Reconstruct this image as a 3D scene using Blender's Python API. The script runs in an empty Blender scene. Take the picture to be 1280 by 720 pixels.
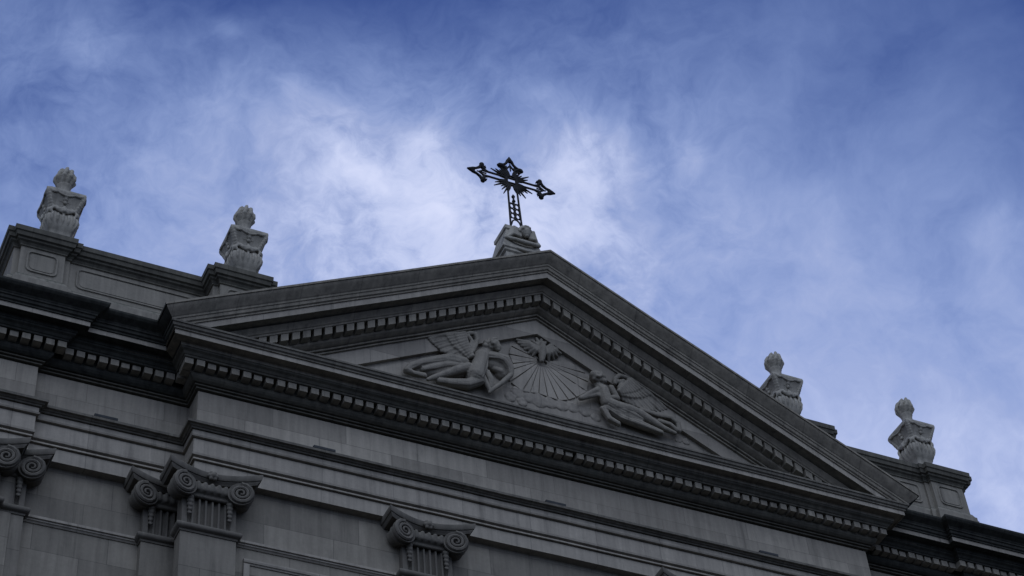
import bpy, bmesh, math, random
from mathutils import Vector, Matrix
random.seed(7)
S = bpy.context.scene
C = S.collection
R = math.radians

# ------------------------------------------------------------------ camera
cd = bpy.data.cameras.new('camera')
cam = bpy.data.objects.new('camera', cd)
C.objects.link(cam)
cr = Vector((0.90471647, -0.41970464, -0.07304878))
cu = Vector((-0.24899685, -0.66008944, 0.70871891))
cf = Vector((0.34567134, 0.62300076, 0.70169892))
m3 = Matrix((cr, cu, -cf)).transposed()
cam.matrix_world = Matrix.Translation((-16.690, -29.1165, -7.2357)) @ m3.to_4x4()
cd.lens = 69.97
cd.sensor_width = 36
cd.clip_start = 0.1
cd.clip_end = 5000
S.camera = cam

# ------------------------------------------------------------------ light
SUN_AZ, SUN_EL = 24.0, 24.0          # behind the church, azimuth from +Y towards +X
sd = Vector((math.sin(R(SUN_AZ))*math.cos(R(SUN_EL)), math.cos(R(SUN_AZ))*math.cos(R(SUN_EL)), math.sin(R(SUN_EL))))
sl = bpy.data.lights.new('sun', 'SUN')
sl.energy = 2.0
sl.angle = R(0.6)
sl.color = (1.0, 0.93, 0.84)
so = bpy.data.objects.new('sun', sl)
C.objects.link(so)
so.rotation_euler = sd.to_track_quat('Z', 'Y').to_euler()
so.location = sd * 120

S.view_settings.view_transform = 'Standard'
S.view_settings.look = 'None'
S.view_settings.gamma = 1
S.view_settings.use_curve_mapping = False
S.view_settings.exposure = -0.6

w = bpy.data.worlds.new('World')
S.world = w
w.use_nodes = True
nt = w.node_tree
for n in list(nt.nodes):
    nt.nodes.remove(n)
def N(tree, t, **kw):
    n = tree.nodes.new(t)
    for k, v in kw.items():
        if k == 'inp':
            for a, b in v.items():
                n.inputs[a].default_value = b
        else:
            setattr(n, k, v)
    return n
def M(tree, op, a, b=None, c=None, clamp=False):
    n = tree.nodes.new('ShaderNodeMath'); n.operation = op; n.use_clamp = clamp
    for i, x in enumerate((a, b, c)):
        if x is None: continue
        if isinstance(x, (int, float)): n.inputs[i].default_value = x
        else: tree.links.new(x, n.inputs[i])
    return n.outputs[0]
L = nt.links.new
sky = N(nt, 'ShaderNodeTexSky', sky_type='NISHITA')
sky.sun_disc = False
sky.sun_elevation = R(SUN_EL)
sky.sun_rotation = R(SUN_AZ)
sky.altitude = 50
sky.air_density = 1.0
sky.dust_density = 0.6
sky.ozone_density = 3.0
tc = N(nt, 'ShaderNodeTexCoord')
D = tc.outputs['Generated']
# thin cloud banks: where the sky carries them (azimuth from +Y to +X, elevation, angular radius, density)
BANKS = [(3.8, 53.0, 2.9, 0.079), (15.3, 54.2, 2.9, -0.056), (21.4, 54.4, 2.9, 0.026), (27.6, 54.3, 2.9, 0.095), (33.7, 53.8, 2.9, 0.087), (39.7, 53.1, 2.9, 0.017), (50.6, 50.8, 2.9, -0.019), (55.4, 49.4, 2.9, -0.022), (4.6, 50.7, 2.9, 0.07), (9.9, 51.4, 2.9, 0.048), (15.5, 51.8, 2.9, -0.018), (21.4, 51.9, 2.9, -0.098), (27.3, 51.8, 2.9, -0.163), (33.1, 51.4, 2.9, -0.055), (38.8, 50.7, 2.9, 0.055), (44.2, 49.7, 2.9, 0.064), (49.3, 48.5, 2.9, 0.078), (54.0, 47.2, 2.9, 0.032), (10.4, 49.1, 2.9, 0.053), (15.8, 49.5, 2.9, 0.116), (21.3, 49.7, 2.9, 0.14), (27.0, 49.5, 2.9, 0.066), (38.0, 48.4, 2.9, 0.025), (43.2, 47.5, 2.9, -0.018), (48.2, 46.4, 2.9, -0.035), (52.8, 45.1, 2.9, -0.015), (16.0, 47.3, 2.9, 0.067), (21.3, 47.4, 2.9, 0.184), (26.7, 47.2, 2.9, 0.33), (32.1, 46.9, 2.9, 0.18), (37.3, 46.2, 2.9, 0.043), (42.4, 45.4, 2.9, 0.035), (51.6, 43.1, 2.9, 0.046), (6.4, 44.2, 2.9, 0.078), (11.2, 44.7, 2.9, 0.042), (16.2, 45.0, 2.9, 0.065), (21.3, 45.1, 2.9, 0.023), (26.5, 45.0, 2.9, 0.128), (31.6, 44.6, 2.9, 0.13), (36.7, 44.0, 2.9, 0.091), (41.6, 43.2, 2.9, 0.196), (46.2, 42.2, 2.9, 0.147), (50.6, 41.0, 2.9, 0.154), (6.9, 42.0, 2.9, 0.078), (11.5, 42.5, 2.9, 0.028), (16.3, 42.7, 2.9, 0.094), (21.3, 42.8, 2.9, 0.057), (31.2, 42.3, 2.9, 0.031), (36.1, 41.7, 2.9, 0.042), (40.8, 41.0, 2.9, 0.062), (45.3, 40.0, 2.9, -0.015), (49.6, 39.0, 2.9, 0.063), (7.4, 39.8, 2.9, 0.059), (11.8, 40.2, 2.9, -0.019), (16.5, 40.5, 2.9, 0.035), (21.2, 40.5, 2.9, 0.103), (26.0, 40.4, 2.9, 0.098), (30.8, 40.0, 2.9, 0.082), (35.5, 39.5, 2.9, 0.038), (44.5, 37.9, 2.9, -0.054), (48.6, 36.9, 2.9, 0.084), (7.8, 37.7, 2.9, 0.12), (12.2, 38.0, 2.9, 0.104), (16.6, 38.2, 2.9, 0.135), (21.2, 38.2, 2.9, 0.187), (25.8, 38.1, 2.9, 0.222), (30.5, 37.8, 2.9, 0.2), (35.0, 37.2, 2.9, 0.198), (39.4, 36.6, 2.9, 0.276), (43.7, 35.7, 2.9, 0.3), (47.7, 34.8, 2.9, 0.318), (26.73, 46.83, 0.55, 0.22), (26.4, 47.49, 0.51, 0.16), (26.06, 48.2, 0.55, 0.14), (25.5, 48.91, 0.51, 0.08), (20.27, 50.62, 0.37, 0.12), (21.05, 49.9, 0.46, 0.1), (21.95, 49.17, 0.51, 0.12), (22.94, 48.52, 0.55, 0.2), (23.69, 47.7, 0.51, 0.1), (29.26, 46.17, 0.81, 0.1), (33.01, 48.73, 0.46, 0.18), (32.2, 48.23, 0.51, 0.12), (33.63, 47.67, 0.46, 0.14), (34.75, 48.0, 0.37, 0.14), (36.98, 47.32, 0.32, 0.1), (37.38, 47.73, 0.23, 0.06), (38.68, 45.19, 0.46, 0.1), (37.72, 44.75, 0.41, 0.06), (47.38, 43.06, 0.37, 0.13), (48.05, 43.49, 0.28, 0.09), (48.6, 43.65, 0.18, 0.07), (11.21, 51.03, 0.51, 0.1), (10.58, 51.53, 0.37, 0.06), (30.89, 49.96, 0.18, 0.07), (31.43, 50.1, 0.16, 0.05), (16.89, 52.2, 0.21, 0.05), (17.41, 52.09, 0.18, 0.05), (31.48, 47.26, 0.92, 0.1), (17.94, 47.69, 0.92, -0.08), (28.38, 49.46, 0.92, -0.06), (35.59, 45.99, 0.81, -0.07), (24.27, 46.19, 0.81, -0.06), (14.0, 49.89, 0.69, -0.06), (29.67, 48.68, 0.69, -0.05), (44.2, 44.98, 0.92, -0.05)]
# unseen bright cloud added behind the viewer to light the church front
FILL_BANKS = [(205.0, 46.0, 22.0, 1.0), (150.0, 42.0, 17.0, 0.8), (258.0, 42.0, 17.0, 0.8)]
def lobes(banks):
  acc = None
  for az, el, rad, den in banks:
      d = (math.sin(R(az))*math.cos(R(el)), math.cos(R(az))*math.cos(R(el)), math.sin(R(el)))
      vm = N(nt, 'ShaderNodeVectorMath', operation='DOT_PRODUCT')
      L(D, vm.inputs[0]); vm.inputs[1].default_value = d
      k = 1.0 / (2 * (R(rad) ** 2) * 0.5)
      e = M(nt, 'MULTIPLY_ADD', vm.outputs['Value'], k, -k)      # -(theta^2)/(2 s^2)
      g = M(nt, 'EXPONENT', e)
      acc = M(nt, 'MULTIPLY_ADD', g, den, acc if acc is not None else 0.0)
  return acc
acc = lobes(BANKS)
fill = lobes(FILL_BANKS)
mp = N(nt, 'ShaderNodeMapping'); L(D, mp.inputs['Vector'])
mp.inputs['Rotation'].default_value = (R(20), R(-25), R(35))
mp.inputs['Scale'].default_value = (1.0, 1.0, 1.0)
warp = N(nt, 'ShaderNodeTexNoise', inp={'Scale': 11.0, 'Detail': 4.0, 'Roughness': 0.55})
L(mp.outputs[0], warp.inputs['Vector'])
wv = N(nt, 'ShaderNodeVectorMath', operation='MULTIPLY_ADD')
L(warp.outputs['Color'], wv.inputs[0]); wv.inputs[1].default_value = (0.085, 0.085, 0.085); L(mp.outputs[0], wv.inputs[2])
n1 = N(nt, 'ShaderNodeTexNoise', inp={'Scale': 16.0, 'Detail': 9.0, 'Roughness': 0.58, 'Lacunarity': 2.1})
L(wv.outputs[0], n1.inputs['Vector'])
mp2 = N(nt, 'ShaderNodeMapping'); L(wv.outputs[0], mp2.inputs['Vector'])
mp2.inputs['Scale'].default_value = (1.0, 1.25, 1.0)
n2 = N(nt, 'ShaderNodeTexNoise', inp={'Scale': 42.0, 'Detail': 8.0, 'Roughness': 0.64})
L(mp2.outputs[0], n2.inputs['Vector'])
a1 = M(nt, 'SUBTRACT', n1.outputs['Fac'], 0.5)
a2 = M(nt, 'SUBTRACT', n2.outputs['Fac'], 0.5)
# wisps are in proportion to the cloud that is there
gain = M(nt, 'MULTIPLY_ADD', a1, 1.5, 1.0)
tex = N(nt, 'ShaderNodeMapRange', interpolation_type='SMOOTHSTEP', inp={'From Min': 0.05, 'From Max': 0.7, 'To Min': 1.05*0.5, 'To Max': 1.05*1.5})
L(lobes([(22.4, 48.8, 4.0, 1.0), (15.4, 49.7, 3.5, 0.7), (32.3, 48.0, 3.5, 0.9), (9.4, 50.4, 3.0, 0.7)]), tex.inputs['Value'])
gain = M(nt, 'MULTIPLY_ADD', a2, tex.outputs[0], gain)
dens = M(nt, 'MULTIPLY', acc, M(nt, 'MAXIMUM', gain, 0.0))
sm = N(nt, 'ShaderNodeMapRange', interpolation_type='LINEAR', inp={'From Min': 0.045, 'From Max': 1.02, 'To Min': 0.0, 'To Max': 1.0})
over = M(nt, 'MAXIMUM', M(nt, 'SUBTRACT', dens, 0.7), 0.0)           # the brightest parts level off softly
soft = M(nt, 'MULTIPLY_ADD', M(nt, 'EXPONENT', M(nt, 'MULTIPLY', over, -2.6)), -0.34, 0.34)
dens = M(nt, 'ADD', M(nt, 'MINIMUM', dens, 0.7), soft)
L(dens, sm.inputs['Value'])
mix = N(nt, 'ShaderNodeMix', data_type='RGBA')
L(sm.outputs[0], mix.inputs[0])
tint = N(nt, 'ShaderNodeMix', data_type='RGBA', blend_type='MULTIPLY', inp={0: 1.0})
L(sky.outputs[0], tint.inputs[6]); tint.inputs[7].default_value = (0.47, 0.62, 1.18, 1)
veil = N(nt, 'ShaderNodeMix', data_type='RGBA'); L(M(nt, 'MULTIPLY', sm.outputs[0], 2.0, clamp=True), veil.inputs[0])
veil.inputs[6].default_value = (9.7, 13.5, 22.0, 1); veil.inputs[7].default_value = (9.4, 11.0, 15.9, 1)
thick = N(nt, 'ShaderNodeMix', data_type='RGBA'); L(M(nt, 'MULTIPLY_ADD', sm.outputs[0], 2.0, -1.0, clamp=True), thick.inputs[0])
L(veil.outputs[2], thick.inputs[6]); thick.inputs[7].default_value = (10.9, 11.6, 15.0, 1)
L(tint.outputs[2], mix.inputs[6]); L(thick.outputs[2], mix.inputs[7])
fill_amt = M(nt, 'MULTIPLY', fill, M(nt, 'MULTIPLY_ADD', a1, 1.5, 1.0), clamp=True)
mixc = N(nt, 'ShaderNodeMix', data_type='RGBA')
L(fill_amt, mixc.inputs[0]); L(mix.outputs[2], mixc.inputs[6]); mixc.inputs[7].default_value = (22.8, 26.4, 34.0, 1)
bg = N(nt, 'ShaderNodeBackground', inp={'Strength': 0.1})
L(mixc.outputs[2], bg.inputs['Color'])
wo = N(nt, 'ShaderNodeOutputWorld')
L(bg.outputs[0], wo.inputs['Surface'])

# ------------------------------------------------------------------ materials
def stone(name, base, var=0.25, blocks=None, seams=None, streak=0.35, grime=0.3, bump=0.25, grime_col=(0.06, 0.062, 0.05), fine=14.0, moss=0.0, runs=0.30):
    """weathered limestone; blocks=(row height, block length, z origin), seams=pitch of upright joints"""
    m = bpy.data.materials.new(name); m.use_nodes = True
    t = m.node_tree; ln = t.links.new
    for n in list(t.nodes): t.nodes.remove(n)
    tcn = N(t, 'ShaderNodeTexCoord'); P = tcn.outputs['Object']
    big = N(t, 'ShaderNodeTexNoise', inp={'Scale': 0.9, 'Detail': 5.0, 'Roughness': 0.6}); ln(P, big.inputs['Vector'])
    fin = N(t, 'ShaderNodeTexNoise', inp={'Scale': fine, 'Detail': 6.0, 'Roughness': 0.65}); ln(P, fin.inputs['Vector'])
    smap = N(t, 'ShaderNodeMapping'); ln(P, smap.inputs['Vector']); smap.inputs['Scale'].default_value = (7.0, 7.0, 0.55)
    stx = N(t, 'ShaderNodeTexNoise', inp={'Scale': 1.0, 'Detail': 5.0, 'Roughness': 0.62}); ln(smap.outputs[0], stx.inputs['Vector'])
    v = M(t, 'MULTIPLY_ADD', M(t, 'SUBTRACT', big.outputs['Fac'], 0.5), var*2.2, 1.0)
    v = M(t, 'MULTIPLY_ADD', M(t, 'SUBTRACT', fin.outputs['Fac'], 0.5), var*1.3, v)
    v = M(t, 'MULTIPLY_ADD', M(t, 'SUBTRACT', stx.outputs['Fac'], 0.5), streak*2.6, v)
    rmap = N(t, 'ShaderNodeMapping'); ln(P, rmap.inputs['Vector']); rmap.inputs['Scale'].default_value = (4.2, 4.2, 0.22)
    rn_ = N(t, 'ShaderNodeTexNoise', inp={'Scale': 1.0, 'Detail': 6.0, 'Roughness': 0.68}); ln(rmap.outputs[0], rn_.inputs['Vector'])
    rr_ = N(t, 'ShaderNodeMapRange', interpolation_type='SMOOTHSTEP', inp={'From Min': 0.53, 'From Max': 0.70, 'To Min': 1.0, 'To Max': 1.0-runs}); ln(rn_.outputs['Fac'], rr_.inputs['Value'])
    v = M(t, 'MULTIPLY', v, rr_.outputs[0])
    pal = N(t, 'ShaderNodeTexNoise', inp={'Scale': 0.55, 'Detail': 4.0, 'Roughness': 0.7}); ln(stx.inputs['Vector'].links[0].from_socket, pal.inputs['Vector'])
    pr_ = N(t, 'ShaderNodeMapRange', interpolation_type='SMOOTHSTEP', inp={'From Min': 0.58, 'From Max': 0.72, 'To Min': 1.0, 'To Max': 1.0+runs*0.55}); ln(pal.outputs['Fac'], pr_.inputs['Value'])
    v = M(t, 'MULTIPLY', v, pr_.outputs[0])
    hgt = fin.outputs['Fac']
    sep = N(t, 'ShaderNodeSeparateXYZ'); ln(P, sep.inputs[0])
    if blocks:
        rh, bl, z0 = blocks
        cmb = N(t, 'ShaderNodeCombineXYZ')
        ln(M(t, 'ADD', sep.outputs[0], M(t, 'MULTIPLY', sep.outputs[1], 0.9)), cmb.inputs[0])
        ln(M(t, 'SUBTRACT', sep.outputs[2], z0), cmb.inputs[1])
        br = N(t, 'ShaderNodeTexBrick', offset=0.37, inp={'Scale': 1.0, 'Mortar Size': 0.007, 'Mortar Smooth': 0.3, 'Bias': 0.0, 'Brick Width': bl, 'Row Height': rh,
             'Color1': (0.80, 0.80, 0.80, 1), 'Color2': (1.22, 1.22, 1.22, 1), 'Mortar': (0.62, 0.62, 0.62, 1)})
        ln(cmb.outputs[0], br.inputs['Vector'])
        bw = N(t, 'ShaderNodeRGBToBW'); ln(br.outputs['Color'], bw.inputs[0])
        v = M(t, 'MULTIPLY', v, bw.outputs[0])
        hgt = M(t, 'MULTIPLY_ADD', br.outputs['Fac'], -0.8, hgt)
    if seams:
        wob = M(t, 'MULTIPLY_ADD', big.outputs['Fac'], 0.03, sep.outputs[0])
        fr = M(t, 'FRACT', M(t, 'MULTIPLY', M(t, 'ADD', wob, 50.3), 1.0/seams))
        j = M(t, 'LESS_THAN', fr, 0.018/seams)
        v = M(t, 'MULTIPLY', v, M(t, 'MULTIPLY_ADD', j, -0.28, 1.0))
        cell = N(t, 'ShaderNodeTexWhiteNoise', noise_dimensions='1D')
        ln(M(t, 'FLOOR', M(t, 'MULTIPLY', M(t, 'ADD', wob, 50.3), 1.0/seams)), cell.inputs['W'])
        v = M(t, 'MULTIPLY', v, M(t, 'MULTIPLY_ADD', cell.outputs['Value'], 0.16, 0.92))
    gm = N(t, 'ShaderNodeTexNoise', inp={'Scale': 2.3, 'Detail': 7.0, 'Roughness': 0.7}); ln(P, gm.inputs['Vector'])
    gr = N(t, 'ShaderNodeMapRange', interpolation_type='SMOOTHSTEP', inp={'From Min': 0.5, 'From Max': 0.78, 'To Min': 0.0, 'To Max': grime}); ln(gm.outputs['Fac'], gr.inputs['Value'])
    col = N(t, 'ShaderNodeMix', data_type='RGBA', blend_type='MULTIPLY', inp={0: 1.0})
    col.inputs[6].default_value = (*base, 1)
    cv = N(t, 'ShaderNodeCombineColor'); ln(v, cv.inputs[0]); ln(v, cv.inputs[1]); ln(M(t, 'MULTIPLY_ADD', v, 0.97, 0.02), cv.inputs[2])
    ln(cv.outputs[0], col.inputs[7])
    mg = N(t, 'ShaderNodeMix', data_type='RGBA'); ln(gr.outputs[0], mg.inputs[0]); ln(col.outputs[2], mg.inputs[6]); mg.inputs[7].default_value = (*grime_col, 1)
    res = mg.outputs[2]
    if moss > 0:      # black lichen growing on the weathered top edges: surfaces open to the rain
        ge = N(t, 'ShaderNodeNewGeometry'); sn = N(t, 'ShaderNodeSeparateXYZ'); ln(ge.outputs['Normal'], sn.inputs[0])
        up = M(t, 'MULTIPLY_ADD', M(t, 'SUBTRACT', stx.outputs['Fac'], 0.5), 1.2, sn.outputs[2])
        ur = N(t, 'ShaderNodeMapRange', interpolation_type='SMOOTHSTEP', inp={'From Min': 0.25, 'From Max': 0.7, 'To Min': 0.0, 'To Max': moss}); ln(up, ur.inputs['Value'])
        mm = N(t, 'ShaderNodeMix', data_type='RGBA'); ln(ur.outputs[0], mm.inputs[0]); ln(res, mm.inputs[6]); mm.inputs[7].default_value = (0.035, 0.04, 0.028, 1)
        res = mm.outputs[2]
    bs = N(t, 'ShaderNodeBsdfPrincipled', inp={'Roughness': 0.88, 'Specular IOR Level': 0.25})
    ln(res, bs.inputs['Base Color'])
    bp = N(t, 'ShaderNodeBump', inp={'Strength': bump, 'Distance': 0.02}); ln(hgt, bp.inputs['Height']); ln(bp.outputs[0], bs.inputs['Normal'])
    o = N(t, 'ShaderNodeOutputMaterial'); ln(bs.outputs[0], o.inputs[0])
    return m

MAT = {
    'crust':   stone('black crusted stone', (0.032, 0.032, 0.027), 0.5, seams=1.38, streak=0.9, grime=0.8, moss=0.9, grime_col=(0.02, 0.022, 0.016)),
    'stain_shade':   stone('stained and shaded moulding stone', (0.12, 0.108, 0.088), 0.35, seams=1.55, streak=0.5, grime=0.6),  # grime plus the shade of down-facing mouldings, both in the colour
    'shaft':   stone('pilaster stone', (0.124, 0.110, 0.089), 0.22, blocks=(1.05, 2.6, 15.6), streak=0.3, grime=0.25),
    'gap_shade':    stone('dark gap shade', (0.030, 0.032, 0.034), 0.3, streak=0.2, grime=0.2),
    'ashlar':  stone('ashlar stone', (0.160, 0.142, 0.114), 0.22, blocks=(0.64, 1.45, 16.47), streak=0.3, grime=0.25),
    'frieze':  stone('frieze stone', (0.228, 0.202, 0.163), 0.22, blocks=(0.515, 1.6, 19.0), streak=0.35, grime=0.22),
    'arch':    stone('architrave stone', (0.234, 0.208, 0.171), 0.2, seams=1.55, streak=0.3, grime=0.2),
    'cornice': stone('cornice stone', (0.185, 0.163, 0.129), 0.28, seams=1.38, streak=0.5, grime=0.55, moss=0.85),
    'soot_shade':    stone('sooty and shaded cornice stone', (0.073, 0.067, 0.053), 0.35, seams=1.38, streak=0.6, grime=0.75, moss=0.9),
    'dentil':  stone('dentil stone', (0.201, 0.179, 0.143), 0.3, streak=0.4, grime=0.35),
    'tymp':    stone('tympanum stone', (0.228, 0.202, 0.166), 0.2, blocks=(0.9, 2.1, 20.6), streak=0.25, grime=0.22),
    'carve':   stone('carved stone', (0.194, 0.173, 0.141), 0.3, streak=0.3, grime=0.5, fine=26, moss=0.25, bump=0.6),
    'capital': stone('capital stone', (0.100, 0.089, 0.073), 0.3, streak=0.3, grime=0.5, fine=20),
    'parapet': stone('parapet stone', (0.166, 0.149, 0.121), 0.25, streak=0.4, grime=0.35, moss=0.9),
    'urn':     stone('urn stone', (0.263, 0.241, 0.202), 0.35, streak=0.5, grime=0.55, fine=18, moss=0.45),
    'roof':    stone('roof tile', (0.120, 0.070, 0.050), 0.3, blocks=(0.3, 0.25, 0.0)),
    'paving':  stone('paving', (0.036, 0.036, 0.036), 0.3, streak=0.1),
}
def iron_mat():
    m = bpy.data.materials.new('wrought iron'); m.use_nodes = True
    t = m.node_tree; b = t.nodes['Principled BSDF']
    nz = N(t, 'ShaderNodeTexNoise', inp={'Scale': 30.0, 'Detail': 4.0})
    rp = N(t, 'ShaderNodeValToRGB'); rp.color_ramp.elements[0].color = (0.004, 0.004, 0.005, 1); rp.color_ramp.elements[1].color = (0.012, 0.010, 0.009, 1)
    t.links.new(nz.outputs['Fac'], rp.inputs[0]); t.links.new(rp.outputs[0], b.inputs['Base Color'])
    b.inputs['Roughness'].default_value = 0.75; b.inputs['Specular IOR Level'].default_value = 0.2
    return m
MAT['iron'] = iron_mat()

# ------------------------------------------------------------------ helpers
def mesh_obj(name, verts, faces, mat, parent=None, smooth=False, loc=None):
    me = bpy.data.meshes.new(name)
    me.from_pydata([tuple(v) for v in verts], [], faces)
    bm = bmesh.new(); bm.from_mesh(me)
    bmesh.ops.recalc_face_normals(bm, faces=bm.faces) if FIXN.get(name, True) else None
    bm.to_mesh(me); bm.free()
    me.materials.append(MAT[mat])
    if smooth:
        me.polygons.foreach_set('use_smooth', [True]*len(me.polygons))
    o = bpy.data.objects.new(name, me); C.objects.link(o)
    if parent: o.parent = parent
    if loc: o.location = loc
    return o
FIXN = {}
def empty(name, loc=(0, 0, 0), parent=None):
    o = bpy.data.objects.new(name, None); C.objects.link(o); o.location = loc
    o.empty_display_size = 0.3
    if parent: o.parent = parent
    return o
def tag(o, label=None, cat=None, group=None, kind=None):
    if label: o['label'] = label
    if cat: o['category'] = cat
    if group: o['group'] = group
    if kind: o['kind'] = kind
    return o

class MB:
    def __init__(s): s.v = []; s.f = []
    def add(s, vs, fs):
        b = len(s.v); s.v += [tuple(v) for v in vs]; s.f += [tuple(i+b for i in f) for f in fs]
    def box(s, x0, x1, y0, y1, z0, z1):
        s.add([(x0,y0,z0),(x1,y0,z0),(x1,y1,z0),(x0,y1,z0),(x0,y0,z1),(x1,y0,z1),(x1,y1,z1),(x0,y1,z1)],
              [(0,1,5,4),(1,2,6,5),(2,3,7,6),(3,0,4,7),(4,5,6,7),(3,2,1,0)])
    def sweep(s, prof, path, caps=True, closed_prof=True, jitter=False):
        """prof: (p, z) outwards of a plan path; the outside is on the right hand of the walking direction's left (towards -Y when walking +X)"""
        fine = [path[0]]                            # stations about a block apart, each set a few millimetres out of true
        for a_, b_ in zip(path[:-1], path[1:]):
            l = math.dist(a_, b_); k = int(l/1.3) if l > 2.0 else 1
            fine += [(a_[0]+(b_[0]-a_[0])*i/k, a_[1]+(b_[1]-a_[1])*i/k) for i in range(1, k+1)]
        path = fine
        n = len(path); nor = []
        for i in range(n-1):
            dx, dy = path[i+1][0]-path[i][0], path[i+1][1]-path[i][1]; l = math.hypot(dx, dy)
            nor.append((dy/l, -dx/l))
        off = []
        for i in range(n):
            if i == 0: off.append(nor[0])
            elif i == n-1: off.append(nor[-1])
            else:
                a, b = nor[i-1], nor[i]; k = 1 + a[0]*b[0] + a[1]*b[1]
                off.append(((a[0]+b[0])/k, (a[1]+b[1])/k))
        m = len(prof)
        jit = [(random.uniform(-.004, .004), random.uniform(-.005, .005)) if math.hypot(*off[i]) < 1.01 and jitter else (0, 0) for i in range(n)]
        vs = [(path[i][0]+off[i][0]*(p+jit[i][0]), path[i][1]+off[i][1]*(p+jit[i][0]), z+jit[i][1]) for i in range(n) for p, z in prof]
        fs = []
        e = m if closed_prof else m-1
        for i in range(n-1):
            for j in range(e):
                k = (j+1) % m
                fs.append((i*m+j, (i+1)*m+j, (i+1)*m+k, i*m+k))
        if caps and closed_prof:
            fs.append(tuple(range(m))); fs.append(tuple((n-1)*m+j for j in reversed(range(m))))
        s.add(vs, fs)
    def tube(s, pts, rad, seg=6, closed=False, caps=True):
        pts = [Vector(p) for p in pts]; n = len(pts)
        rr = rad if isinstance(rad, (list, tuple)) else [rad]*n
        b = len(s.v); prev = None
        for i, p in enumerate(pts):
            if closed: t = pts[(i+1) % n] - pts[i-1]
            else: t = pts[min(i+1, n-1)] - pts[max(i-1, 0)]
            t.normalize()
            if prev is None:
                a = Vector((0, 1, 0)) if abs(t.y) < 0.9 else Vector((1, 0, 0))
                u = t.cross(a).normalized()
            else:
                u = (prev - t*prev.dot(t)).normalized()
            prev = u; q = t.cross(u)
            for k in range(seg):
                an = 2*math.pi*k/seg
                s.v.append(tuple(p + (u*math.cos(an) + q*math.sin(an))*rr[i]))
        for i in range(n if closed else n-1):
            i2 = (i+1) % n
            for k in range(seg):
                k2 = (k+1) % seg
                s.f.append((b+i*seg+k, b+i*seg+k2, b+i2*seg+k2, b+i2*seg+k))
        if caps and not closed:
            s.f.append(tuple(b+k for k in reversed(range(seg)))); s.f.append(tuple(b+(n-1)*seg+k for k in range(seg)))
    def lathe(s, prof, c=(0, 0, 0), seg=20):
        b = len(s.v); m = len(prof)
        for k in range(seg):
            a = 2*math.pi*k/seg
            for r, z in prof: s.v.append((c[0]+r*math.cos(a), c[1]+r*math.sin(a), c[2]+z))
        for k in range(seg):
            k2 = (k+1) % seg
            for j in range(m-1): s.f.append((b+k*m+j, b+k2*m+j, b+k2*m+j+1, b+k*m+j+1))
        s.f.append(tuple(b+k*m+m-1 for k in range(seg))); s.f.append(tuple(b+k*m for k in reversed(range(seg))))
    def prism(s, poly, y0, y1):
        """poly in (x, z) pushed from y0 to y1"""
        n = len(poly)
        s.add([(x, y0, z) for x, z in poly] + [(x, y1, z) for x, z in poly],
              [tuple(range(n)), tuple(reversed(range(n, 2*n)))] + [(i, (i+1) % n, n+(i+1) % n, n+i) for i in range(n)])
    def build(s, name, mat, parent=None, smooth=False, loc=None):
        return mesh_obj(name, s.v, s.f, mat, parent, smooth, loc)

def smooth_by_angle(o, deg=38):
    me = o.data; bm = bmesh.new(); bm.from_mesh(me)
    for f in bm.faces: f.smooth = True
    for e in bm.edges:
        if len(e.link_faces) == 2: e.smooth = e.calc_face_angle(0) < R(deg)
    bm.to_mesh(me); bm.free(); return o

def paint(o, mat, test):
    """give the faces of a mesh that pass the test another stone"""
    o.data.materials.append(MAT[mat]); k = len(o.data.materials)-1
    for f in o.data.polygons:
        if test(f.center, f.normal): f.material_index = k
    return o

_bm = bmesh.new(); bmesh.ops.create_icosphere(_bm, subdivisions=2, radius=1.0); _bm.verts.ensure_lookup_table()
ICO_V = [tuple(v.co) for v in _bm.verts]; ICO_F = [tuple(v.index for v in f.verts) for f in _bm.faces]; _bm.free()
def blob_mesh(name, chains, mat, parent, voxel=0.024, sy=1.0, smooth_it=3, loc=None):
    """chains of (x, y, z, r) grown into one continuous carved surface"""
    vs = []; fs = []
    def ball(x, y, z, r):
        k = len(vs)
        vs.extend((x+a_*r, y+b_*r*sy, z+c_*r) for a_, b_, c_ in ICO_V)
        fs.extend((i+k, j+k, l+k) for i, j, l in ICO_F)
    for ch in chains:
        ball(*ch[0])
        for p, q in zip(ch[:-1], ch[1:]):
            n = max(1, int(math.dist(p[:3], q[:3])/(min(p[3], q[3])*0.42)) + 1)
            for i in range(1, n+1):
                t = i/n; ball(*(u_+(v_-u_)*t for u_, v_ in zip(p, q)))
    me = bpy.data.meshes.new('tmp'); me.from_pydata(vs, [], fs)
    t = bpy.data.objects.new('tmp', me); C.objects.link(t)
    rm = t.modifiers.new('r', 'REMESH'); rm.mode = 'VOXEL'; rm.voxel_size = voxel
    if smooth_it:
        s_ = t.modifiers.new('s', 'SMOOTH'); s_.iterations = smooth_it; s_.factor = 0.5
    dg = bpy.context.evaluated_depsgraph_get(); dg.update()
    nm = bpy.data.meshes.new_from_object(t.evaluated_get(dg)); nm.name = name
    bpy.data.objects.remove(t); bpy.data.meshes.remove(me)
    nm.materials.clear(); nm.materials.append(MAT[mat])
    nm.polygons.foreach_set('use_smooth', [True]*len(nm.polygons))
    o = bpy.data.objects.new(name, nm); C.objects.link(o)
    if parent: o.parent = parent
    if loc: o.location = loc
    return o
def copy_tree(o, parent=None):
    c = o.copy(); C.objects.link(c)
    if parent is not None: c.parent = parent
    for ch in o.children: copy_tree(ch, c)
    return c

# ------------------------------------------------------------------ ground
GZ = -8.84
g = MB(); g.add([(-600, -600, GZ), (600, -600, GZ), (600, 600, GZ), (-600, 600, GZ)], [(0, 1, 2, 3)])
tag(g.build('ground', 'paving'), 'flat grey stone paving of the square in front of the church', 'ground', kind='structure')

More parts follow.
